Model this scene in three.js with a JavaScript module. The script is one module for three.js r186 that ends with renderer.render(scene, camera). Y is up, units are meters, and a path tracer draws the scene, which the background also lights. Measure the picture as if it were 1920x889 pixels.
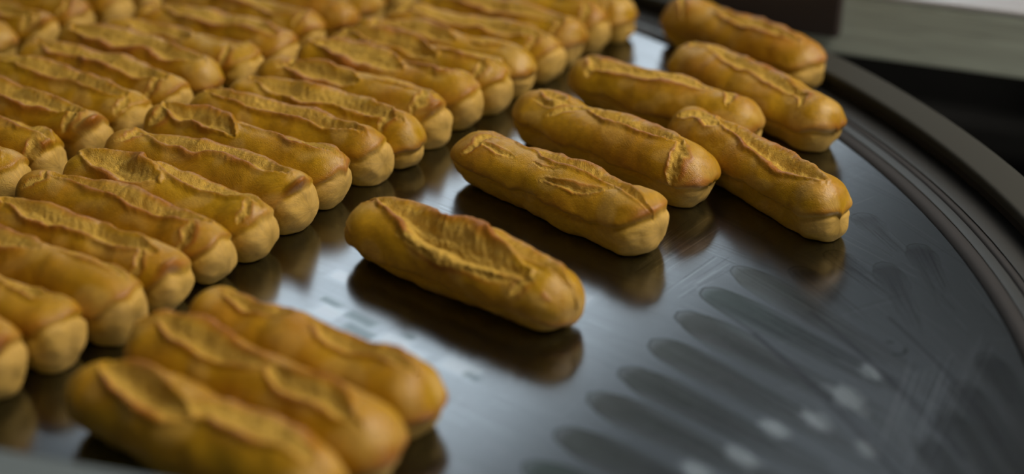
import * as THREE from 'three';
import { RectAreaLightUniformsLib } from 'three/addons/lights/RectAreaLightUniformsLib.js';
import { RoundedBoxGeometry } from 'three/addons/geometries/RoundedBoxGeometry.js';
import { createNoise2D, createNoise3D } from 'simplex-noise';

// ---------------------------------------------------------------- camera, exposure, lights
RectAreaLightUniformsLib.init();
const scene = new THREE.Scene();
scene.background = new THREE.Color(0x000000);
const camera = new THREE.PerspectiveCamera(16.905, 1920 / 889, 0.05, 40);
const CAM_Y = 0.3885, PITCH = 26.823 * Math.PI / 180, ROLL = 0.44 * Math.PI / 180;
camera.position.set(0, CAM_Y, 0);
{
  const fx = -0.5237, fz = -0.8519;
  const f = new THREE.Vector3(fx * Math.cos(PITCH), -Math.sin(PITCH), fz * Math.cos(PITCH));
  camera.lookAt(f.x, CAM_Y + f.y, f.z);
  camera.rotateZ(ROLL);
}
camera.focus = 0.872;
camera.userData.fStop = 2.7;
const renderer = new THREE.WebGLRenderer({ antialias: true });
renderer.toneMapping = THREE.LinearToneMapping;
renderer.toneMappingExposure = 0.5;
renderer.shadowMap.enabled = true;

const CEIL = 2.2, FLOOR = -0.9;
// luminous ceiling bands: [centre x, centre z, width x, length z, intensity, colour]
const BANDS = [
  { x: -2.85, z: -5.2, w: 1.6, l: 4.9, i: 3.4, c: 0xe0ebf4, label: 'long cool daylight ceiling panel beyond the far side of the round table' },
  { x: -1.15, z: -3.55, w: 0.7, l: 1.2, i: 0.42, c: 0xe0ebf4, label: 'small dim ceiling panel between the long cool panel and the warm one' },
  { x: 1.2, z: -1.5, w: 1.3, l: 2.6, i: 13.2, c: 0xffefe0, label: 'warm ceiling panel above the outer side of the round table' },
];
for (const b of BANDS) {
  const L = new THREE.RectAreaLight(b.c, b.i, b.w, b.l);
  L.position.set(b.x, CEIL - 0.035, b.z);
  L.lookAt(b.x, FLOOR, b.z + 1e-5);
  L.name = 'ceiling_panel_lamp';
  scene.add(L);
}

// ---------------------------------------------------------------- helpers
function rngOf(seed) { let a = seed >>> 0; return () => { a = (a + 0x6D2B79F5) | 0; let t = Math.imul(a ^ (a >>> 15), 1 | a); t = (t + Math.imul(t ^ (t >>> 7), 61 | t)) ^ t; return ((t ^ (t >>> 14)) >>> 0) / 4294967296; }; }
const n3 = createNoise3D(rngOf(11)), n2 = createNoise2D(rngOf(12));
const clamp = (x, a, b) => Math.min(b, Math.max(a, x));
const ss = (a, b, x) => { const t = clamp((x - a) / (b - a), 0, 1); return t * t * (3 - 2 * t); };
const mix = (a, b, t) => a + (b - a) * t;
const used = new Map();
function numbered(n) { const k = used.get(n) ?? 0; used.set(n, k + 1); return k ? `${n}_${String(k).padStart(3, '0')}` : n; }
function shade(o) { o.traverse((m) => { if (m.isMesh) { m.castShadow = true; m.receiveShadow = true; } }); return o; }
function group(name, label, category, grp) {
  const g = new THREE.Group(); g.name = numbered(name); g.userData = { label, category };
  if (grp) g.userData.group = grp;
  scene.add(g); return g;
}
function part(name, geo, mat, parent) { const m = new THREE.Mesh(geo, mat); m.name = name; m.castShadow = m.receiveShadow = true; parent.add(m); return m; }
function structure(name, geo, mat, label) { const m = part(name, geo, mat, scene); m.userData = { kind: 'structure', label, category: name.split('_')[0] }; return m; }
function dataTex(size, fn, srgb) {
  const d = new Uint8Array(size * size * 4);
  for (let y = 0; y < size; y++) for (let x = 0; x < size; x++) {
    const c = fn(x / size, y / size), k = (y * size + x) * 4;
    d[k] = clamp(c[0], 0, 255); d[k + 1] = clamp(c[1], 0, 255); d[k + 2] = clamp(c[2], 0, 255); d[k + 3] = 255;
  }
  const t = new THREE.DataTexture(d, size, size);
  t.wrapS = t.wrapT = THREE.RepeatWrapping; t.magFilter = THREE.LinearFilter; t.minFilter = THREE.LinearMipmapLinearFilter; t.generateMipmaps = true;
  if (srgb) t.colorSpace = THREE.SRGBColorSpace;
  t.needsUpdate = true; return t;
}
// periodic noise on the unit square
function pn(u, v, fu, fv, seed) {
  const a = u * Math.PI * 2, b = v * Math.PI * 2;
  return n3(Math.cos(a) * fu / 6.283 + seed, Math.sin(a) * fu / 6.283 + Math.cos(b) * fv / 6.283, Math.sin(b) * fv / 6.283 - seed);
}

// ---------------------------------------------------------------- room shell (outside the frame)
const plaster = new THREE.MeshStandardMaterial({ color: new THREE.Color().setRGB(0.28, 0.29, 0.29), roughness: 0.9 });
const ceilingPaint = new THREE.MeshStandardMaterial({ color: new THREE.Color().setRGB(0.85, 0.87, 0.88), roughness: 0.9 });
const floorMat = new THREE.MeshStandardMaterial({ color: new THREE.Color().setRGB(0.25, 0.25, 0.24), roughness: 0.6 });
{
  const X0 = -5.5, X1 = 3.2, Z0 = -8.5, Z1 = 3, T = 0.15, H = CEIL - FLOOR;
  const box = (name, w, h, d, x, y, z, m, label) => { const b = structure(name, new THREE.BoxGeometry(w, h, d), m, label); b.position.set(x, y, z); };
  box('floor', X1 - X0, T, Z1 - Z0, (X0 + X1) / 2, FLOOR - T / 2, (Z0 + Z1) / 2, floorMat, 'dark bakery floor under the machine');
  box('ceiling', X1 - X0, T, Z1 - Z0, (X0 + X1) / 2, CEIL + T / 2, (Z0 + Z1) / 2, ceilingPaint, 'grey ceiling of the bakery hall');
  box('wall_left', T, H, Z1 - Z0, X0 - T / 2, (CEIL + FLOOR) / 2, (Z0 + Z1) / 2, plaster, 'grey plaster wall on the left of the hall');
  box('wall_right', T, H, Z1 - Z0, X1 + T / 2, (CEIL + FLOOR) / 2, (Z0 + Z1) / 2, plaster, 'grey plaster wall on the right of the hall');
  box('wall_back', X1 - X0, H, T, (X0 + X1) / 2, (CEIL + FLOOR) / 2, Z0 - T / 2, plaster, 'grey plaster wall at the back of the hall');
  box('wall_front', X1 - X0, H, T, (X0 + X1) / 2, (CEIL + FLOOR) / 2, Z1 + T / 2, plaster, 'grey plaster wall behind the camera');
}
for (const b of BANDS) {
  const g = group('ceiling_light', b.label, 'ceiling light');
  g.position.set(b.x, CEIL, b.z);
  const glow = new THREE.MeshStandardMaterial({ color: 0xffffff, roughness: 0.6, emissive: b.c, emissiveIntensity: b.i * 0.6 });
  const d = part('diffuser', new THREE.BoxGeometry(b.w, 0.02, b.l), glow, g); d.position.y = -0.016;
  const fm = new THREE.MeshStandardMaterial({ color: 0xb8bcc0, roughness: 0.5, metalness: 0.3 });
  for (const [w, l, x, z] of [[0.05, b.l + 0.1, b.w / 2 + 0.025, 0], [0.05, b.l + 0.1, -b.w / 2 - 0.025, 0], [b.w, 0.05, 0, b.l / 2 + 0.025], [b.w, 0.05, 0, -b.l / 2 - 0.025]]) {
    const f = part('frame', new THREE.BoxGeometry(w, 0.05, l), fm, g); f.position.set(x, -0.025, z);
  }
}

// ---------------------------------------------------------------- round steel table
const CX = -0.7027, CZ = -0.3645;
const R_DISC = 0.650, R_A = 0.6605, R_B = 0.667, R_C = 0.673, R_RIM = 0.692;
const TEX = 2048, SPAN = 2 * R_DISC;
// the visible quarter of the plate gets the texture at full resolution: x from -0.98 to -0.05, z from -1.0 to -0.25
const TX0 = -0.98, TX1 = -0.04, TZ0 = -1.03, TZ1 = -0.28;
function plateTextures() {
  const S = TEX, mk = () => { const c = document.createElement('canvas'); c.width = S; c.height = S; return c; };
  const cc = mk(), rc = mk(), g = cc.getContext('2d'), q = rc.getContext('2d');
  const sx = S / (TX1 - TX0), sz = S / (TZ1 - TZ0);
  const R = rngOf(77);
  g.fillStyle = 'rgb(126,131,134)'; g.fillRect(0, 0, S, S);
  q.fillStyle = 'rgb(0,118,0)'; q.fillRect(0, 0, S, S);
  const prep = (c) => { c.setTransform(sx, 0, 0, sz, -TX0 * sx, -TZ0 * sz); };
  prep(g); prep(q);
  const angleAt = (x, z) => { const r = Math.hypot(x + 0.30, z + 0.60); return 0.10 + 0.85 * ss(-0.32, -0.10, x) + 0.25 * ss(-0.60, -0.85, z); };   // scratches follow the prints
  // cloudy wear
  for (let i = 0; i < 260; i++) {
    const x = mix(TX0, TX1, R()), z = mix(TZ0, TZ1, R()), a = angleAt(x, z), w = 0.02 + 0.08 * R(), h = 0.004 + 0.014 * R(), dk = R() < 0.55;
    for (const [c, lo, hi] of [[g, 120, 215], [q, 0, 0]]) {
      c.save(); c.translate(x, z); c.rotate(a);
      const gr = c.createRadialGradient(0, 0, 0, 0, 0, 1);
      const col = c === g ? (dk ? '104,106,106' : '150,152,154') : (dk ? '0,140,0' : '0,100,0');
      gr.addColorStop(0, `rgba(${col},0.22)`); gr.addColorStop(1, `rgba(${col},0)`);
      c.scale(w, h); c.fillStyle = gr; c.beginPath(); c.arc(0, 0, 1, 0, 7); c.fill(); c.restore();
    }
  }
  // brushed scratches along the prints, a few across
  for (let i = 0; i < 5200; i++) {
    const x = mix(TX0, TX1, R()), z = mix(TZ0, TZ1, R()), a = angleAt(x, z) + (R() - 0.5) * 0.16 + (R() < 0.12 ? 1.5 : 0), l = 0.01 + 0.07 * R() * R();
    const dk = R() < 0.5, al = (0.05 + 0.20 * R() * R()) * (x > -0.34 ? 1.7 : 1);
    for (const c of [g, q]) {
      c.strokeStyle = c === g ? (dk ? `rgba(80,82,84,${al})` : `rgba(180,184,188,${al})`) : (dk ? `rgba(0,170,0,${al})` : `rgba(0,80,0,${al})`);
      c.lineWidth = 0.0003 + 0.0007 * R(); c.beginPath(); c.moveTo(x, z); c.lineTo(x + Math.cos(a) * l, z + Math.sin(a) * l); c.stroke();
    }
  }
  // greasy eclair prints: [x, z of the left tip, length, turn in degrees, half width, strength]
  const prints = [];
  [[-0.287, -0.688, 24, 0.6], [-0.290, -0.658, 19, 0.95], [-0.290, -0.629, 18, 1], [-0.2885, -0.598, 17, 1], [-0.2885, -0.567, 14, 1], [-0.2905, -0.540, 11, 1], [-0.288, -0.507, 9, 1], [-0.287, -0.478, 7, 0.9], [-0.286, -0.45, 6, 0.9]].forEach(([x, z, a, s]) => prints.push([x, z, 0.125, a, 0.0115, s]));
  [[-0.152, -0.641, 0.085, 52], [-0.151, -0.615, 0.085, 50], [-0.152, -0.588, 0.08, 48], [-0.150, -0.672, 0.08, 54], [-0.223, -0.735, 0.078, 56], [-0.255, -0.784, 0.05, 42], [-0.26, -0.705, 0.06, 36], [-0.252, -0.732, 0.05, 34], [-0.215, -0.765, 0.06, 58]].forEach(([x, z, l, a], i) => prints.push([x, z, l, a, 0.0085, i < 4 ? 0.42 : 0.5]));
  for (const [x, z, l, deg, hw, s] of prints) {
    const a = deg * Math.PI / 180;
    const shape = (k, from, to) => { // a long oval, pointed at its left tip, with a wobbling outline
      const pts = [];
      for (let i = 0; i <= 40; i++) { const t = i / 40, xx = from + (to - from) * t; const w = hw * k * Math.pow(Math.sin(Math.PI * Math.min(1, Math.pow(t, 0.62))), 0.7) * (1 + 0.10 * n2(x * 90 + t * 5, z * 90)); pts.push([xx, w]); }
      return pts;
    };
    for (const c of [g, q]) {
      c.save(); c.translate(x, z); c.rotate(a);
      const poly = (pts) => { c.beginPath(); pts.forEach(([px, w], i) => (i ? c.lineTo(px, w) : c.moveTo(px, w))); for (let i = pts.length - 1; i >= 0; i--) c.lineTo(pts[i][0], -pts[i][1] * 0.9); c.closePath(); };
      for (let k = 0; k < 8; k++) { // layered film of grease, thicker near the left third, worn off towards the right
        poly(shape(1 - k * 0.03, k * 0.0010, l * (1 - 0.78 * Math.pow(k / 7, 0.55))));
        c.fillStyle = c === g ? `rgba(42,45,36,${0.115 * s})` : `rgba(0,150,0,${0.16 * s})`; c.fill();
      }
      const rim = shape(1.0, 0, l * 0.9); // a thin dark dried edge round the left tip
      for (let k = 0; k < 22; k++) { c.lineWidth = 0.0011; c.strokeStyle = c === g ? `rgba(26,28,24,${0.55 * s * (1 - k / 22)})` : 'rgba(0,170,0,0.2)'; for (const sg of [1, -0.9]) { c.beginPath(); c.moveTo(rim[k][0], rim[k][1] * sg); c.lineTo(rim[k + 1][0], rim[k + 1][1] * sg); c.stroke(); } }
      for (let k = 0; k < 26; k++) { // drag streaks
        const yy = (R() - 0.5) * 1.5 * hw, x0 = l * R() * 0.5, x1 = x0 + l * (0.2 + 0.6 * R());
        c.strokeStyle = c === g ? (R() < 0.6 ? `rgba(34,36,32,${0.25 * s})` : `rgba(110,114,112,${0.2 * s})`) : `rgba(0,${R() < 0.5 ? 190 : 90},0,0.18)`; c.lineWidth = 0.0004 + 0.0006 * R();
        c.beginPath(); c.moveTo(x0, yy); c.lineTo(x1, yy * 0.9); c.stroke();
      }
      c.restore();
    }
  }
  // pale dried glaze at the far ends of the prints
  for (const [x, z, a, k] of [[-0.189, -0.626, 40, 0.7], [-0.190, -0.599, 38, 1.1], [-0.195, -0.574, 34, 0.8], [-0.208, -0.558, 25, 0.75], [-0.211, -0.531, 24, 0.85], [-0.222, -0.511, 20, 0.8], [-0.168, -0.566, 40, 0.6]]) {
    for (const c of [g, q]) {
      c.save(); c.translate(x, z); c.rotate(a * Math.PI / 180);
      for (let j = 0; j < 6; j++) {
        const w = (0.013 - j * 0.0012) * k, h = (0.0075 - j * 0.0009) * k;
        c.beginPath(); for (let i = 0; i <= 24; i++) { const t = i / 24 * Math.PI * 2, r = 1 + 0.4 * n2(x * 300 + Math.cos(t) * 1.6 + j * 0.25, z * 300 + Math.sin(t) * 1.6); const px = Math.cos(t) * w * r, pz = Math.sin(t) * h * r; i ? c.lineTo(px, pz) : c.moveTo(px, pz); } c.closePath();
        c.fillStyle = c === g ? 'rgba(206,212,216,0.15)' : 'rgba(0,200,0,0.16)'; c.fill();
      }
      for (let j = 0; j < 14; j++) { c.strokeStyle = c === g ? `rgba(${R() < 0.5 ? '225,230,235' : '90,94,96'},0.3)` : 'rgba(0,120,0,0.2)'; c.lineWidth = 0.0005; const yy = (R() - 0.5) * 0.013; c.beginPath(); c.moveTo(-0.012 * R() * k, yy); c.lineTo(0.013 * k * R(), yy); c.stroke(); }
      c.restore();
    }
  }
  // flour dabs and dark scuffs between the loose eclairs
  const dab = (x, z, w, h, a, col, al) => { g.save(); g.translate(x, z); g.rotate(a); for (let j = 0; j < 9; j++) { g.fillStyle = `rgba(${col},${al})`; const e = j * 0.0005 - 0.0018; g.beginPath(); g.roundRect(-w / 2 + e + 0.002 * (R() - 0.5), -h / 2 + e + 0.001 * (R() - 0.5), Math.max(0.001, w - 2 * e), Math.max(0.001, h - 2 * e), 0.002); g.fill(); } g.restore(); };
  for (const [x, z, w, h] of [[-0.436, -0.536, 0.016, 0.012], [-0.392, -0.530, 0.018, 0.012], [-0.379, -0.526, 0.016, 0.008], [-0.352, -0.527, 0.022, 0.012], [-0.452, -0.569, 0.014, 0.01], [-0.337, -0.615, 0.012, 0.012]]) dab(x, z, w, h, 0.1, '190,196,200', 0.035);
  for (const [x, z, w, h] of [[-0.4405, -0.545, 0.012, 0.003], [-0.418, -0.539, 0.018, 0.0055], [-0.412, -0.529, 0.018, 0.0055], [-0.388, -0.538, 0.005, 0.003], [-0.343, -0.524, 0.008, 0.003]]) dab(x, z, w, h, 0.2, '60,70,74', 0.09);
  g.lineWidth = 0.0012; g.strokeStyle = 'rgba(60,64,62,0.75)'; g.beginPath(); g.arc(-0.186, -0.652, 0.0045, -0.9, 1.7); g.stroke(); g.beginPath(); g.arc(-0.192, -0.6585, 0.002, 0, 2); g.stroke();
  // long scuffs
  for (const [x0, z0, x1, z1, w] of [[-0.275, -0.645, -0.12, -0.54, 0.0012], [-0.25, -0.63, -0.13, -0.535, 0.003], [-0.235, -0.665, -0.13, -0.58, 0.003], [-0.2, -0.68, -0.12, -0.60, 0.0018]]) { g.strokeStyle = 'rgba(70,70,74,0.38)'; g.lineWidth = w; g.beginPath(); g.moveTo(x0, z0); g.quadraticCurveTo((x0 + x1) / 2 + 0.006, (z0 + z1) / 2 - 0.004, x1, z1); g.stroke(); }
  // bundles of long scratches across the prints
  for (const [x0, z0, x1, z1, n, spread] of [[-0.150, -0.555, -0.166, -0.685, 34, 0.03], [-0.325, -0.655, -0.318, -0.735, 26, 0.022], [-0.300, -0.640, -0.292, -0.70, 14, 0.012]]) for (let i = 0; i < n; i++) {
    const o = (R() - 0.5) * spread, t0 = R() * 0.5, t1 = t0 + 0.2 + 0.4 * R();
    for (const c of [g, q]) { c.strokeStyle = c === g ? `rgba(${R() < 0.65 ? '205,210,214' : '60,62,64'},${0.14 + 0.2 * R()})` : 'rgba(0,160,0,0.25)'; c.lineWidth = 0.0003 + 0.0005 * R(); c.beginPath(); c.moveTo(mix(x0, x1, t0) + o, mix(z0, z1, t0) + o * 0.3); c.lineTo(mix(x0, x1, t1) + o * 1.2, mix(z0, z1, t1) + o * 0.3); c.stroke(); }
  }
  const out = [cc, rc].map((c, i) => { const t = new THREE.CanvasTexture(c); t.magFilter = THREE.LinearFilter; t.wrapS = t.wrapT = THREE.MirroredRepeatWrapping; if (!i) t.colorSpace = THREE.SRGBColorSpace; t.anisotropy = 8; return t; });
  return out;
}
const [plateMap, plateRough] = plateTextures();
function planarUV(geo, ox = 0, oz = 0) {
  const p = geo.attributes.position, uv = new Float32Array(p.count * 2);
  for (let i = 0; i < p.count; i++) { uv[2 * i] = (p.getX(i) + ox - TX0) / (TX1 - TX0); uv[2 * i + 1] = 1 - (p.getZ(i) + oz - TZ0) / (TZ1 - TZ0); }
  geo.setAttribute('uv', new THREE.BufferAttribute(uv, 2)); return geo;
}
const steelPlate = new THREE.MeshPhysicalMaterial({ color: 0xffffff, map: plateMap, roughnessMap: plateRough, roughness: 0.42, metalness: 1.0 });
const outerSteel = new THREE.MeshStandardMaterial({ color: new THREE.Color().setRGB(0.13, 0.135, 0.13), roughness: 0.48, metalness: 1 });
const darkRubber = new THREE.MeshStandardMaterial({ color: new THREE.Color().setRGB(0.015, 0.016, 0.017), roughness: 0.8 });
const paintedRim = new THREE.MeshStandardMaterial({ color: new THREE.Color().setRGB(0.024, 0.026, 0.019), roughness: 0.8, metalness: 0.0 });
const darkMetal = new THREE.MeshPhysicalMaterial({ color: new THREE.Color().setRGB(0.010, 0.011, 0.011), roughness: 0.85, specularIntensity: 0.2 });
const lathe = (pts, seg = 220) => new THREE.LatheGeometry(pts.map(([r, y]) => new THREE.Vector2(r, y)), seg);
{
  const t = group('rotary_table', 'round polished steel turntable plate carrying all the eclairs, smeared with greasy prints', 'table');
  t.position.set(CX, 0, CZ);
  part('plate', planarUV(lathe([[0.0001, -0.012], [R_DISC - 0.001, -0.012], [R_DISC, -0.011], [R_DISC, -0.001], [R_DISC - 0.0012, 0], [0.0001, 0]]), CX, CZ), steelPlate, t);
  part('pedestal', lathe([[0.0001, FLOOR], [0.42, FLOOR], [0.42, FLOOR + 0.04], [0.16, FLOOR + 0.08], [0.14, -0.12], [0.5, -0.04], [0.5, -0.0125], [0.0001, -0.0125]], 96), darkMetal, t);
}
{
  const r = group('guard_ring', 'fixed outer ring with a raised dull grey rim round the steel turntable', 'guard ring');
  r.position.set(CX, 0, CZ);
  part('gap_seal', lathe([[R_DISC + 0.0006, -0.012], [R_A, -0.012], [R_A, -0.0008], [R_DISC + 0.0006, -0.0008], [R_DISC + 0.0006, -0.012]]), darkRubber, r);
  part('ring_plate', lathe([[R_A, -0.012], [R_B, -0.012], [R_B, -0.0003], [R_B - 0.0003, 0], [R_A + 0.0003, 0], [R_A, -0.001], [R_A, -0.012]]), outerSteel, r);
  part('gap_seal', lathe([[R_B, -0.012], [R_C, -0.012], [R_C, -0.0008], [R_B, -0.0008], [R_B, -0.012]]), darkRubber, r);
  part('ring_plate', lathe([[R_C, -0.012], [R_RIM, -0.012], [R_RIM, 0], [R_C + 0.0003, 0], [R_C, -0.0003], [R_C, -0.012]]), outerSteel, r);
  part('rim_wall', lathe([[R_RIM, -0.05], [R_RIM + 0.018, -0.05], [R_RIM + 0.018, 0.006], [R_RIM, 0.006], [R_RIM, -0.05]]), darkRubber, r);
  part('rim_flange', lathe([[R_RIM - 0.002, 0.0062], [R_RIM + 0.022, 0.0062], [R_RIM + 0.0225, 0.0112], [R_RIM + 0.021, 0.0125], [R_RIM, 0.0125], [R_RIM - 0.0025, 0.0105], [R_RIM - 0.002, 0.0062]]), paintedRim, r);
  for (let k = 0; k < 4; k++) { // brackets down to the floor
    const a = k * Math.PI / 2 + 0.3, g = part('support_leg', new THREE.BoxGeometry(0.05, Math.abs(FLOOR) - 0.05, 0.05), darkMetal, r);
    g.position.set(Math.cos(a) * (R_RIM + 0.01), (FLOOR - 0.05) / 2, Math.sin(a) * (R_RIM + 0.01)); g.rotation.y = -a;
  }
}

// ---------------------------------------------------------------- machine frame behind the rim
const paleSteel = new THREE.MeshStandardMaterial({ color: new THREE.Color().setRGB(0.70, 0.82, 0.74), roughness: 0.55, metalness: 0.15,
  map: dataTex(256, (u, v) => { const k = 232 + 14 * pn(u, v, 5, 5, 3) + 8 * pn(u, v, 24, 24, 5) - 40 * ss(0.72, 0.85, pn(u, v, 16, 16, 9)); return [k, k, k - 4]; }, true) });
const topSteel = new THREE.MeshStandardMaterial({ color: new THREE.Color().setRGB(0.72, 0.75, 0.78), roughness: 0.35, metalness: 0.6 });
{
  const f = group('machine_trestle', 'pale grey steel crossbar of the machine frame behind the curved rim', 'machine');
  f.position.set(-0.39, 0, -1.069); f.rotation.y = Math.atan2(0.172, 0.985);
  const bar = part('crossbar', new RoundedBoxGeometry(1.06, 0.045, 0.14, 3, 0.002), paleSteel, f); bar.position.set(0.43, 0.0025, -0.07);
  const top = part('top_plate', new RoundedBoxGeometry(1.06, 0.004, 0.142, 2, 0.0015), topSteel, f); top.position.set(0.43, 0.027, -0.0705);
  for (const [x, z] of [[-0.08, -0.07], [0.90, -0.07]]) { const l = part('leg', new THREE.BoxGeometry(0.05, 0.88, 0.05), darkMetal, f); l.position.set(x, -0.46, z); }
}
{
  const b = group('mounting_box', 'dark brown metal box fixed to the front of the pale crossbar', 'box');
  b.position.set(-0.39, 0, -1.069); b.rotation.y = Math.atan2(0.172, 0.985);
  const m = new THREE.MeshStandardMaterial({ color: new THREE.Color().setRGB(0.055, 0.045, 0.04), roughness: 0.5, metalness: 0.3 });
  const c = part('housing', new RoundedBoxGeometry(0.1036, 0.062, 0.012, 3, 0.003), m, b); c.position.set(-0.0382, 0.0275, 0.0083);
  const l = part('lid', new RoundedBoxGeometry(0.106, 0.006, 0.014, 2, 0.0015), m, b); l.position.set(-0.0382, 0.0618, 0.0083);
}
{
  const c = group('machine_cabinet', 'dark machine cabinet with upright posts in the gloom behind the curved rim', 'cabinet');
  c.position.set(-0.45, FLOOR, -1.95); c.rotation.y = Math.atan2(0.172, 0.985);
  const b = part('body', new RoundedBoxGeometry(1.8, 0.75, 0.5, 2, 0.01), darkMetal, c); b.position.set(0.2, 0.375, -0.1);
  const pm = new THREE.MeshStandardMaterial({ color: new THREE.Color().setRGB(0.05, 0.058, 0.062), roughness: 0.6, metalness: 0.4 });
  for (const x of [-0.5, 0.09, 0.30, 0.75]) { const p = part('post', new RoundedBoxGeometry(0.05, 0.74, 0.04, 2, 0.004), pm, c); p.position.set(x, 0.37, 0.17); }
  const k = part('rail', new RoundedBoxGeometry(1.8, 0.04, 0.04, 2, 0.004), darkMetal, c); k.position.set(0.2, 0.55, 0.175);
}
{
  const g = group('guide_rail', 'out-of-focus grey steel guide rail crossing the near left corner', 'guide rail');
  const a = new THREE.Vector3(-0.4195, 0.05, -0.3205), b = new THREE.Vector3(-0.3611, 0.05, -0.3377), d = b.clone().sub(a).normalize();
  g.position.set(a.x, 0, a.z); g.rotation.y = Math.atan2(-d.z, d.x);
  const m = new THREE.MeshStandardMaterial({ color: new THREE.Color().setRGB(0.15, 0.19, 0.20), roughness: 0.55, metalness: 0.3 });
  const bar = part('bar', new RoundedBoxGeometry(0.62, 0.02, 0.05, 3, 0.002), m, g); bar.position.set(-0.02, 0.04, 0.025);
  for (const x of [-0.28, 0.22]) { const f = part('foot', new THREE.CylinderGeometry(0.008, 0.010, 0.03, 20), m, g); f.position.set(x, 0.015, 0.028); }
}

// ---------------------------------------------------------------- eclair shells
const grain = dataTex(512, (u, v) => {
  const a = pn(u, v, 40, 70, 1), b = pn(u, v, 110, 160, 2), c = Math.abs(pn(u, v, 22, 60, 4)), d = Math.abs(pn(u + 0.3, v, 14, 34, 6));
  const k = 150 + 26 * a + 30 * b - 70 * (1 - ss(0, 0.09, c)) * ss(-0.2, 0.4, a) - 60 * (1 - ss(0, 0.07, d)); return [k, k, k];
});
const tint = dataTex(512, (u, v) => {
  const a = pn(u, v, 14, 22, 21), b = pn(u, v, 60, 80, 22), c = pn(u, v, 140, 160, 23), d = Math.abs(pn(u, v, 20, 44, 4));
  const k = 232 + 10 * a + 9 * b + 7 * c, p = 16 * (1 - ss(0, 0.1, d)); return [k + p * 0.6, k + p, k + p * 1.6 - 6 * a];
}, true);
const crustMat = new THREE.MeshPhysicalMaterial({ vertexColors: true, map: tint, bumpMap: grain, bumpScale: 0.00045, roughness: 0.40, specularIntensity: 0.8, clearcoat: 0.10, clearcoatRoughness: 0.28 });
const bodyMat = new THREE.MeshPhysicalMaterial({ vertexColors: true, map: tint, bumpMap: grain, bumpScale: 0.0004, roughness: 0.62, specularIntensity: 0.4 });
const crumbMat = new THREE.MeshPhysicalMaterial({ vertexColors: true, map: tint, bumpMap: grain, bumpScale: 0.0009, roughness: 0.8, specularIntensity: 0.35 });
const GOLD = [0.56, 0.32, 0.007], BROWN = [0.42, 0.155, 0.013], PALE = [0.62, 0.385, 0.022], CRUMB = [0.70, 0.46, 0.085], CREAM = [0.74, 0.485, 0.125];
const DEG = Math.PI / 180;

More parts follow.
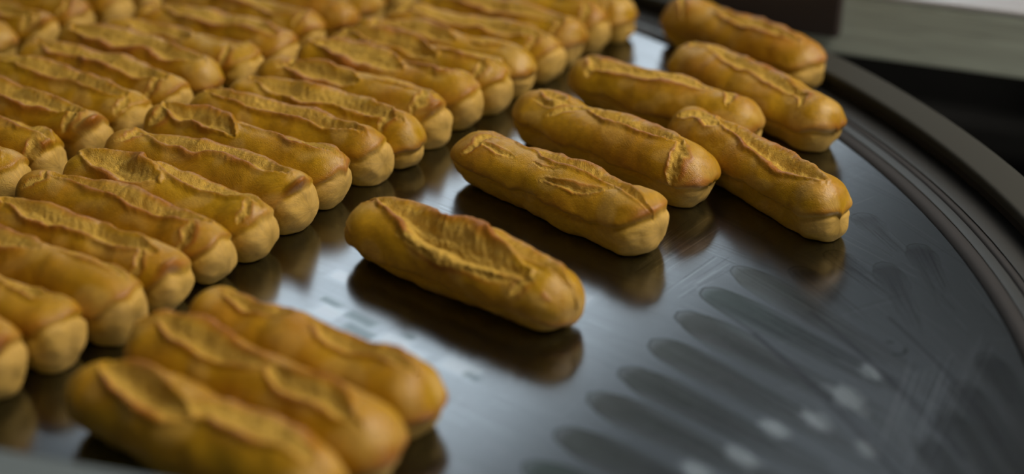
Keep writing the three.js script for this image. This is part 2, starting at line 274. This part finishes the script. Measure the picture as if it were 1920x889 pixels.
// o: L, W, H (metres), seed, cracks [{p: [[u, degrees] ...], w, d, lip}], seam, endR, endL (how high the pale bulb stands), tipR, bend, N, M
// u runs from the left tip (0) to the right tip (1); 0 degrees looks to the front, 90 up, 180 to the back
function eclairGeometry(o) {
  const { L, W, H, seed, N = 150, M = 96 } = o;
  const hl = L / 2, rw = W / 2, rh = H / 2, cap = rw * 0.95, straight = hl - cap;
  const so = seed * 17.31;
  const cracks = o.cracks.map((c, ci) => {
    const pts = c.p.map(([u, a]) => [(u - 0.5) * L, a * DEG * rw]);
    const seg = []; let len = 0;
    for (let i = 0; i + 1 < pts.length; i++) { const l = Math.hypot(pts[i + 1][0] - pts[i][0], pts[i + 1][1] - pts[i][1]); seg.push([pts[i], pts[i + 1], l, len]); len += l; }
    return { seg, len, w: c.w, d: c.d ?? 0.004, lip: c.lip ?? 0.0014, back: c.back ?? 0, s: so + ci * 5.7 };
  });
  const V = N + 1, K = M, count = V * K;
  const P = new Float32Array(count * 3), C = new Float32Array(count * 3), UV = new Float32Array(count * 2), kind = new Uint8Array(count);
  const half = Math.PI / 2 * cap, total = 2 * half + 2 * straight;
  for (let i = 0; i < V; i++) {
    const s = i / N * total;
    let cx, al; // centre on the axis, angle of the normal out of the cross-section
    if (s < half) { cx = -straight; al = -(1 - s / half) * Math.PI / 2; } else if (s > total - half) { cx = straight; al = (1 - (total - s) / half) * Math.PI / 2; } else { cx = s - half - straight; al = 0; }
    al = clamp(al, -Math.PI / 2 + 0.02, Math.PI / 2 - 0.02);
    const nx = Math.sin(al), ca = Math.pow(Math.cos(al), 0.82);
    for (let j = 0; j < K; j++) {
      const th = -Math.PI / 2 + j / K * Math.PI * 2; // starts at the bottom
      const sn = Math.sin(th), cs = Math.cos(th);
      let x = cx + cap * nx, y = rh * ca * sn, z = rw * ca * cs;
      const u = x / L + 0.5;
      const wide = 1 - 0.10 * (o.slim ?? 0.6) * ss(0.45, 0.0, u) + 0.055 * n3(x * 22 + so, 3.1, 0) + 0.03 * n3(x * 60, so, 5);
      if (sn < 0) z = rw * ca * Math.sign(cs) * Math.pow(Math.abs(cs), mix(0.7, 1, ss(0.1, 0.8, Math.abs(nx))));
      const nrm = new THREE.Vector3(nx / 1, ca * sn, ca * cs).normalize();
      const e = nrm.y;
      // long soft lobes
      const lobe = n3(x * 15 + so, y * 30, z * 30 + so) * 0.0017 + n3(x * 48 + so, y * 60, z * 60 - so) * 0.00045 + n3(x * 150, y * 150 + so, z * 150) * 0.00010;
      let D = lobe, tipM = 0;
      // seam between browned top and pale lower body
      const capR = 0.45 * ss(0.74, 0.97, u + 0.05 * n3(x * 45, cs + so, 3.3)) + 0.55 * ss(0.2, 0.95, nx), capL = ss(0.45, 0.95, -nx);
      const es = (o.seam ?? -0.05) + 0.10 * n3(x * 30 + so, cs * 0.8, 7.7) + 0.05 * n3(x * 95, so, cs) + (o.endR ?? 0.35) * capR + (o.endL ?? 0.1) * capL;
      const top = ss(es - 0.06 - 0.05 * capR, es + 0.13 + 0.02 * capR, e), soft = 1 - 0.25 * capR;
      D += mix(-0.0016, 0.0012, top) * soft - 0.0020 * Math.exp(-(((e - es) / 0.10) ** 2)) * (1 - 0.7 * capL) * soft * (0.55 + 0.45 * n3(x * 40 + so, cs, 12.1));
      D += (1 - top) * ((0.0006 + 0.0001 * capR) * n3(x * 55 + so, y * 70, z * 70) + 0.00012 * n3(x * 200, y * 200 + so, z * 200));
      D += (1 - top) * ss(-1, -0.2, e) * (0.0012 * capR * clamp((o.endR ?? 0.35) / 0.4, 0, 1.4) + 0.0008 * capL);
      if (o.tipR) { const g = Math.exp(-(((nx - 0.62) / 0.2) ** 2) - (((e - es - 0.3) / 0.16) ** 2)) * Math.exp(-(((cs - 0.3) / 0.38) ** 2)); D += o.tipR * g; tipM = g; }
      // tears in the crust
      let crumb = 0, lipM = 0.75 * capR * Math.exp(-(((e - es - 0.2) / 0.13) ** 2));
      D += 0.0007 * lipM;
      let ang = th; // unwrapped: -90 .. 270 degrees, front at 0
      const ay = ang * rw + 0.0013 * n3(x * 38 + so, th * 1.2, 2.2) + 0.00035 * n3(x * 200 + so, th * 4, 4.4), ax = x + 0.0014 * n3(x * 36, th * 2.0 + so, 6.1) + 0.0004 * n3(x * 160, th * 6 + so, 9.1);
      for (const c of cracks) {
        let best = 1e9, bt = 0, side = 1;
        for (const [a, b, l, l0] of c.seg) {
          const dx = b[0] - a[0], dy = b[1] - a[1], t = clamp(((ax - a[0]) * dx + (ay - a[1]) * dy) / (l * l), 0, 1);
          const ex = ax - a[0] - dx * t, ey = ay - a[1] - dy * t, dd = Math.hypot(ex, ey);
          if (dd < best) { best = dd; bt = (l0 + l * t) / c.len; side = dx * ey - dy * ex > 0 ? 1 : -1; }
        }
        if (best > c.w * 3.2) continue;
        const taper = Math.pow(Math.max(0, Math.sin(Math.PI * clamp(bt, 0.03, 0.97))), 0.45);
        const w = c.w * taper * (1 + 0.28 * n3(ax * 32 + c.s, side * 2.3, 1.2) + 0.04 * n3(ax * 200 + c.s, side * 3.3, 8.2));
        const k = best / Math.max(1e-4, w);
        const inside = side < 0 ? 1 - ss(0.62, 1.06, k) : 1 - ss(0.15, 1.35, k);
        const rib = n3(ax * 300 + c.s, ay * 50, c.s) * 0.45 * ss(-0.3, 0.5, n3(ax * 40, c.s, 1.5)) + n3(ax * 90 + c.s, ay * 110, 3) * 0.6;
        D -= inside * taper * c.d * (0.92 + (side > 0 ? 0.16 : 0.05) * rib);
        const lw = side < 0 ? Math.exp(-(((k - 1.32) / 0.36) ** 2)) : Math.exp(-(((k - 1.9) / 0.6) ** 2));
        D += lw * taper * c.lip * (side > 0 ? 1 + c.back : 1);
        crumb = Math.max(crumb, (1 - (side < 0 ? ss(0.84, 1.04, k + 0.05 * rib) : ss(0.85, 1.45, k + 0.12 * rib))) * ss(0.15, 0.5, taper));
        lipM = Math.max(lipM, (side < 0 ? Math.exp(-(((k - 1.25) / 0.3) ** 2)) : 0.85 * Math.exp(-(((k - 1.9) / 0.5) ** 2))) * taper);
      }
      // torn patches where the top crust has flaked open over the crumb
      if (o.tear) {
        const tv = n3(x * 26 + so, th * 1.0, 9.3 + so) + 0.20 * n3(x * 80, th * 3.0 + so, 2.7) + 0.05 * n3(x * 260, th * 9, so);
        const thr = 0.62 - (0.30 * ss(0.6, 0.9, u) + 0.16 * ss(0.3, 0.1, u)) * (o.tear ?? 1) + 0.15 * (1 - (o.tear ?? 1));
        const zone = ss(0.1, 0.35, e) * top * (1 - crumb), tear = ss(thr, thr + 0.07, tv) * zone;
        D -= 0.0008 * tear; D += 0.0004 * zone * Math.exp(-(((tv - thr + 0.07) / 0.07) ** 2));
        lipM = Math.max(lipM, 0.8 * zone * Math.exp(-(((tv - thr + 0.06) / 0.07) ** 2)));
        crumb = Math.max(crumb, tear * 0.85);
      }
      if (crumb > 0.3) D += n3(x * 300, y * 300 + so, z * 300) * 0.00035 + Math.max(0, n3(x * 190 + so, y * 190, z * 190)) * 0.0006;
      x += nrm.x * D; y = y * wide + nrm.y * D; z = z * wide + nrm.z * D;
      // flat underside
      const fl = -rh * 0.80; if (y < fl) y = fl + (y - fl) * 0.12;
      y -= -rh * 0.80;
      z += (o.bend ?? 0) * ((x / hl) ** 2 - 0.4);
      y += 0.0012 * n3(x * 18, so, 1) * ss(0.005, 0.03, y);
      if (y < 0.0010) y = Math.max(0.0003, 0.0010 + (y - 0.0010) * 0.15);
      const k = i * K + j;
      P[3 * k] = x; P[3 * k + 1] = y; P[3 * k + 2] = z;
      UV[2 * k] = x / 0.06 + seed * 0.37; UV[2 * k + 1] = (th * rw) / 0.06 + seed * 0.61;
      // colour: browned where the crust stands proud, gold elsewhere, pale where it tore
      let b = clamp(0.15 + 0.26 * n3(x * 24 + so, y * 40, z * 40) + 0.85 * lipM + 0.6 * tipM + 110 * lobe + (o.bake ?? 0), 0, 1);
      b *= top;
      const cream = (capR * 0.85 + capL * 0.5 + 0.25 * ss(0.1, 0.5, n3(x * 40, y * 60 + so, z * 60))) * (1 - top);
      for (let q = 0; q < 3; q++) {
        let v = mix(mix(PALE[q], CREAM[q], clamp(cream, 0, 1)), mix(GOLD[q], BROWN[q], b), top);
        v = mix(v, CRUMB[q], crumb * 0.9);
        v = mix(v, CREAM[q], (0.40 + 0.35 * capR) * ss(0.2 - 0.5 * capR, 0.6, n3(x * 38 - so, y * 55, z * 55)) * (1 - 0.8 * b) * (1 - crumb));
        C[3 * k + q] = v;
      }
      kind[k] = crumb > 0.5 ? 2 : top > 0.5 ? 0 : 1;
    }
  }
  // faces, sorted by what they are
  const tris = [[], [], []];
  const add = (a, b, c) => { const k = [kind[a], kind[b], kind[c]].sort(); tris[k[1]].push(a, b, c); };
  for (let i = 0; i < N; i++) for (let j = 0; j < K; j++) {
    const j1 = (j + 1) % K, a = i * K + j, b = i * K + j1, c = (i + 1) * K + j, d = (i + 1) * K + j1;
    add(a, b, c); add(b, d, c);
  }
  const all = new THREE.BufferGeometry();
  // close the two tips
  const P2 = new Float32Array(P.length + 6), C2 = new Float32Array(C.length + 6), UV2 = new Float32Array(UV.length + 4);
  P2.set(P); C2.set(C); UV2.set(UV);
  for (const e of [0, 1]) {
    const i = e ? N : 0, t = count + e; let c = [0, 0, 0];
    for (let j = 0; j < K; j++) for (let q = 0; q < 3; q++) c[q] += P[3 * (i * K + j) + q] / K;
    P2.set(c, 3 * t); C2.set(C.subarray(3 * i * K, 3 * i * K + 3), 3 * t); UV2.set(UV.subarray(2 * i * K, 2 * i * K + 2), 2 * t);
    for (let j = 0; j < K; j++) { const a = i * K + j, b = i * K + (j + 1) % K; if (e) tris[kind[a]].push(a, b, t); else tris[kind[a]].push(b, a, t); }
  }
  all.setAttribute('position', new THREE.BufferAttribute(P2, 3));
  all.setIndex([...tris[0], ...tris[1], ...tris[2]].length < 1 ? [] : tris[0].concat(tris[1], tris[2]));
  all.computeVertexNormals();
  const Nn = all.attributes.normal.array;
  // make sure the faces look outwards
  const mid = (Math.floor(N / 2)) * K + Math.floor(K / 2);
  const flip = Nn[3 * mid + 1] < 0;
  return tris.map((list) => {
    const g = new THREE.BufferGeometry(), map = new Map(), p = [], n = [], c = [], uv = [], idx = [];
    for (let q = 0; q < list.length; q += 3) {
      const tri = flip ? [list[q], list[q + 2], list[q + 1]] : [list[q], list[q + 1], list[q + 2]];
      for (const v of tri) {
        let m = map.get(v);
        if (m === undefined) { m = map.size; map.set(v, m); const f = flip ? -1 : 1; p.push(P2[3 * v], P2[3 * v + 1], P2[3 * v + 2]); n.push(f * Nn[3 * v], f * Nn[3 * v + 1], f * Nn[3 * v + 2]); c.push(C2[3 * v], C2[3 * v + 1], C2[3 * v + 2]); uv.push(UV2[2 * v], UV2[2 * v + 1]); }
        idx.push(m);
      }
    }
    g.setAttribute('position', new THREE.Float32BufferAttribute(p, 3)); g.setAttribute('normal', new THREE.Float32BufferAttribute(n, 3));
    g.setAttribute('color', new THREE.Float32BufferAttribute(c, 3)); g.setAttribute('uv', new THREE.Float32BufferAttribute(uv, 2)); g.setIndex(idx);
    return g;
  });
}
function eclair(o, x, z, deg, label, grp) {
  const g = group('eclair', label, 'eclair', grp);
  const [crust, body, crumb] = eclairGeometry(o);
  part('top_crust', crust, crustMat, g);
  part('lower_body', body, bodyMat, g);
  if (crumb.index.count) part('split_crumb', crumb, crumbMat, g);
  g.position.set(x, -0.0005, z); g.rotation.y = deg * DEG;
  return g;
}

// --- the loose ones on the bare steel
const HI = { N: 230, M: 150 };
const LOOSE = 'loose eclair shells on the bare steel';
eclair({ ...HI, L: 0.141, W: 0.0375, H: 0.036, seed: 1, seam: -0.25, endR: -0.3, bake: -0.05, bend: 0.001, tear: 0.2, cracks: [
  { p: [[0.06, 112], [0.16, 96], [0.28, 82], [0.42, 66], [0.6, 58], [0.84, 56]], w: 0.0066, d: 0.0058, lip: 0.0022, back: 0.9 },
  { p: [[0.30, 48], [0.48, 42], [0.66, 40], [0.80, 36]], w: 0.0050, d: 0.0014, lip: 0.0002 },
  { p: [[0.52, 122], [0.68, 104], [0.84, 98], [0.98, 86]], w: 0.0044, d: 0.0052, lip: 0.0018, back: 0.3 },
  { p: [[0.88, 62], [0.86, 40], [0.83, 18]], w: 0.0022, d: 0.0018, lip: 0.0006 }] },
  -0.394, -0.5913, -6.9, 'loose eclair with a deep split along its front, nearest the middle of the bare steel', LOOSE);
eclair({ ...HI, L: 0.147, W: 0.037, H: 0.035, seed: 2, seam: 0.06, endR: 0.42, bake: 0.05, cracks: [
  { p: [[0.06, 112], [0.25, 122], [0.45, 104], [0.62, 96], [0.80, 92], [0.97, 70]], w: 0.0034, d: 0.0042, lip: 0.0016, back: 0.4 },
  { p: [[0.10, 30], [0.15, 60], [0.13, 84], [0.20, 98]], w: 0.0022, d: 0.0012, lip: 0.0004 },
  { p: [[0.15, 66], [0.26, 58], [0.33, 62]], w: 0.0016, d: 0.001, lip: 0.0005 },
  { p: [[0.50, 40], [0.54, 47], [0.60, 44], [0.68, 46], [0.76, 62], [0.80, 78]], w: 0.0017, d: 0.0016, lip: 0.0008 },
  { p: [[0.40, 72], [0.47, 68], [0.55, 74]], w: 0.0007, d: 0.0008, lip: 0.0004 }] },
  -0.3975, -0.6925, -12.1, 'sharply focused loose eclair with a thin curved tear on its smooth front', LOOSE);
eclair({ ...HI, L: 0.149, W: 0.036, H: 0.0365, seed: 3, seam: 0.0, endR: 0.05, bake: 0.02, cracks: [
  { p: [[0.10, 95], [0.17, 88], [0.26, 90]], w: 0.0034, d: 0.0026, lip: 0.0014 },
  { p: [[0.12, 62], [0.22, 68], [0.29, 92], [0.31, 112]], w: 0.0024, d: 0.0014, lip: 0.0004 },
  { p: [[0.24, 40], [0.30, 68], [0.36, 90]], w: 0.0020, d: 0.0010, lip: 0.0004 },
  { p: [[0.34, 96], [0.5, 92], [0.68, 86], [0.84, 84]], w: 0.0046, d: 0.0046, lip: 0.0020, back: 0.2 },
  { p: [[0.85, 88], [0.89, 64], [0.90, 34], [0.92, 6]], w: 0.0028, d: 0.0024, lip: 0.0006 }] },
  -0.3999, -0.7607, -13.8, 'loose eclair crossed by a pale X-shaped tear near its left tip, ribbed split on top', LOOSE);
eclair({ ...HI, L: 0.148, W: 0.0325, H: 0.035, seed: 4, seam: -0.02, endR: 0.2, bake: 0, cracks: [
  { p: [[0.08, 60], [0.16, 84], [0.24, 70], [0.30, 80]], w: 0.0034, d: 0.0016, lip: 0.0006 },
  { p: [[0.24, 96], [0.4, 92], [0.6, 86], [0.78, 82], [0.90, 78]], w: 0.0048, d: 0.0046, lip: 0.0020, back: 0.5 }] },
  -0.3155, -0.7752, -27.5, 'loose eclair lying slantwise with its left tip wedged between two others', LOOSE);
eclair({ ...HI, L: 0.139, W: 0.035, H: 0.036, seed: 5, seam: -0.08, endR: 0.1, bake: 0.06, cracks: [
  { p: [[0.06, 96], [0.14, 70], [0.22, 74], [0.32, 80], [0.5, 84], [0.74, 88]], w: 0.0046, d: 0.0028, lip: 0.0010, back: 0.3 },
  { p: [[0.12, 38], [0.15, 60], [0.16, 80]], w: 0.0030, d: 0.0014, lip: 0.0004 },
  { p: [[0.80, 100], [0.85, 80], [0.88, 60]], w: 0.0024, d: 0.0018, lip: 0.0006 }] },
  -0.4045, -0.8375, -8.5, 'loose eclair half hidden behind the slanting one and the X-torn one', LOOSE);
eclair({ ...HI, L: 0.147, W: 0.037, H: 0.0365, seed: 6, seam: -0.05, endR: 0.05, bake: 0.06, cracks: [
  { p: [[0.05, 100], [0.13, 80], [0.22, 92], [0.35, 84], [0.5, 82], [0.66, 78], [0.84, 76]], w: 0.0040, d: 0.0026, lip: 0.0012, back: 0.3 },
  { p: [[0.76, 84], [0.84, 70], [0.87, 46]], w: 0.0022, d: 0.0012, lip: 0.0004 }] },
  -0.3643, -0.8812, -23.6, 'loose eclair second from the far end, beside a bright sheen on the steel', LOOSE);
eclair({ ...HI, L: 0.142, W: 0.0365, H: 0.0375, seed: 7, seam: -0.02, endR: 0.4, bake: 0.16, cracks: [
  { p: [[0.10, 84], [0.18, 56], [0.22, 30]], w: 0.0024, d: 0.0012, lip: 0.0005 },
  { p: [[0.30, 92], [0.44, 84], [0.60, 78], [0.76, 78], [0.88, 84]], w: 0.0042, d: 0.0036, lip: 0.0016, back: 0.4 }] },
  -0.4085, -0.9600, -19.9, 'farthest loose eclair, darkest baked, nearest the dark box and the raised rim', LOOSE);
// the three blurred ones in front
const FRONT = 'blurred eclair shells at the near edge';
eclair({ ...HI, L: 0.145, W: 0.036, H: 0.038, seed: 8, seam: -0.30, endR: 0.1, bake: 0.02, cracks: [
  { p: [[0.10, 96], [0.22, 80], [0.36, 66], [0.50, 62]], w: 0.0050, d: 0.0046, lip: 0.0022, back: 0.9 },
  { p: [[0.46, 66], [0.58, 90], [0.75, 84], [0.94, 78]], w: 0.0042, d: 0.0036, lip: 0.0018 }] },
  -0.396, -0.4015, -2.0, 'nearest blurred eclair, cut off by the bottom edge of the view', FRONT);
eclair({ ...HI, L: 0.150, W: 0.0335, H: 0.038, seed: 9, seam: -0.30, endR: 0.2, bake: 0.08, cracks: [
  { p: [[0.06, 70], [0.12, 92], [0.22, 78], [0.40, 74], [0.55, 82]], w: 0.0040, d: 0.0036, lip: 0.0020, back: 0.6 },
  { p: [[0.55, 86], [0.64, 72], [0.78, 70], [0.92, 60]], w: 0.0038, d: 0.0032, lip: 0.0018, back: 0.6 }] },
  -0.3975, -0.4400, -3.8, 'middle one of the three blurred eclairs lying side by side in front', FRONT);
eclair({ ...HI, L: 0.140, W: 0.0325, H: 0.036, seed: 10, seam: -0.30, endR: 0.15, bake: 0.14, cracks: [
  { p: [[0.10, 96], [0.25, 84], [0.42, 92]], w: 0.0034, d: 0.0030, lip: 0.0014 },
  { p: [[0.46, 100], [0.62, 88], [0.80, 92], [0.93, 86]], w: 0.0036, d: 0.0034, lip: 0.0016, back: 0.4 }] },
  -0.3984, -0.4765, -3.8, 'farthest and most orange of the three blurred eclairs lying side by side in front', FRONT);

// --- the packed rows
const ORD = ['first', 'second', 'third', 'fourth', 'fifth', 'sixth', 'seventh', 'eighth', 'ninth', 'tenth', 'eleventh', 'twelfth', 'thirteenth', 'fourteenth', 'fifteenth', 'sixteenth', 'seventeenth', 'eighteenth', 'nineteenth', 'twentieth'];
function randomCracks(R) {
  const c = [], base = 70 + 28 * R(), style = R();
  const wander = (u0, u1, a0, a1, n) => { const p = []; for (let i = 0; i <= n; i++) { const t = i / n; p.push([mix(u0, u1, t), mix(a0, a1, t) + (R() - 0.5) * 16]); } return p; };
  const lo = 62 + 16 * R();
  if (style < 0.45) { // one long split behind a smooth front plate
    c.push({ p: wander(0.08 + 0.06 * R(), 0.9, lo + 22, lo + 14, 5), w: 0.0044 + 0.0022 * R(), d: 0.0046 + 0.0016 * R(), lip: 0.0022, back: 0.6 * R() });
  } else if (style < 0.8) { // the split changes sides of the ridge
    const m = 0.42 + 0.22 * R();
    c.push({ p: wander(0.08, m, lo + 16, lo - 6, 3), w: 0.0044 + 0.002 * R(), d: 0.0050, lip: 0.0026, back: 0.9 });
    c.push({ p: wander(m - 0.04, 0.95, lo + 42, lo + 26, 3), w: 0.0046 + 0.0015 * R(), d: 0.0050, lip: 0.0022 });
  } else { // a short wide window in the crust, then a smooth top
    const u0 = 0.12 + 0.2 * R();
    c.push({ p: wander(u0, u0 + 0.4, lo + 12, lo + 8, 3), w: 0.0052, d: 0.0044, lip: 0.0020, back: 0.4 });
    c.push({ p: wander(0.62, 0.94, lo + 36, lo + 30, 3), w: 0.0034, d: 0.0030, lip: 0.0014 });
  }
  const ue = 0.84 + 0.08 * R();
  if (R() < 0.75) c.push({ p: [[ue, base], [ue + 0.02, base - 26], [ue + 0.01 * R(), base - 50 - 14 * R()]], w: 0.0018 + 0.0012 * R(), d: 0.0016, lip: 0.0005 });
  if (R() < 0.6) { const ul = 0.08 + 0.1 * R(); c.push({ p: [[ul, base + 20], [ul + 0.03, base - 10], [ul - 0.01, base - 40]], w: 0.0020 + 0.001 * R(), d: 0.0014, lip: 0.0004 }); }
  return c;
}
function row(list, xRight, what, grp, seed0, lens) {
  list.forEach(([z, dx = 0, deg = 0, more = {}], i) => {
    const R = rngOf(seed0 * 1000 + i * 37 + 5), L = (lens ?? 0.141) + (R() - 0.5) * 0.008;
    const gapN = i ? Math.abs(z - list[i - 1][0]) : 0.034, gapF = i + 1 < list.length ? Math.abs(z - list[i + 1][0]) : 0.034;
    const W = clamp((gapN + gapF) / 2 - 0.0022, 0.0275, 0.0330);
    const o = { N: 150, M: 104, L, W, H: 0.034 + 0.004 * R(), seed: seed0 * 40 + i, seam: -0.16 + 0.16 * R(), endR: R() < 0.75 ? 0.5 + 0.3 * R() : 0.15, endL: 0.1 * R(), bake: -0.08 + 0.22 * R(), tipR: R() < 0.35 ? 0.003 + 0.003 * R() : 0, cracks: randomCracks(R), ...more };
    eclair(o, xRight + dx - L / 2, z, deg + (R() - 0.5) * 2.4, `${ORD[i]} eclair from the near end of ${what}`, grp);
  });
}
row([[-0.4000, -0.008], [-0.4310, -0.003], [-0.4645, 0.004], [-0.4986], [-0.5325, 0.001], [-0.5640, 0.002, 0], [-0.5995, 0, 0, { tipR: 0.007, endR: 0.8 }], [-0.6350, -0.004], [-0.6700, -0.002], [-0.7010, 0.002], [-0.7350, -0.003], [-0.7680, -0.002], [-0.8010], [-0.8335, -0.001], [-0.8650], [-0.8985, -0.003], [-0.9320], [-0.9630, 0.003], [-0.9965, -0.022]],
  -0.4955, 'the long packed row beside the loose eclairs', 'eclair shells in the long packed row beside the loose ones', 1, 0.141);
row([[-0.5380, 0.004], [-0.5690], [-0.6030, 0.002, 0, { tipR: 0.007, endR: 0.75 }], [-0.6410, -0.002], [-0.6740], [-0.7070, -0.003], [-0.7395, 0.003], [-0.7755, 0.003], [-0.8110], [-0.8450, 0.001], [-0.8800, -0.004], [-0.9140], [-0.9480]],
  -0.651, 'the middle packed row', 'eclair shells in the middle packed row', 2, 0.140);
row([[-0.6800, -0.006], [-0.7130, -0.001, 0, { tipR: 0.006, endR: 0.8 }], [-0.7475, 0, 0, {}], [-0.7810, 0.002], [-0.8150, 0.002], [-0.8490], [-0.8830]],
  -0.807, 'the row at the far left corner', 'eclair shells in the far left row', 3, 0.140);

renderer.render(scene, camera);
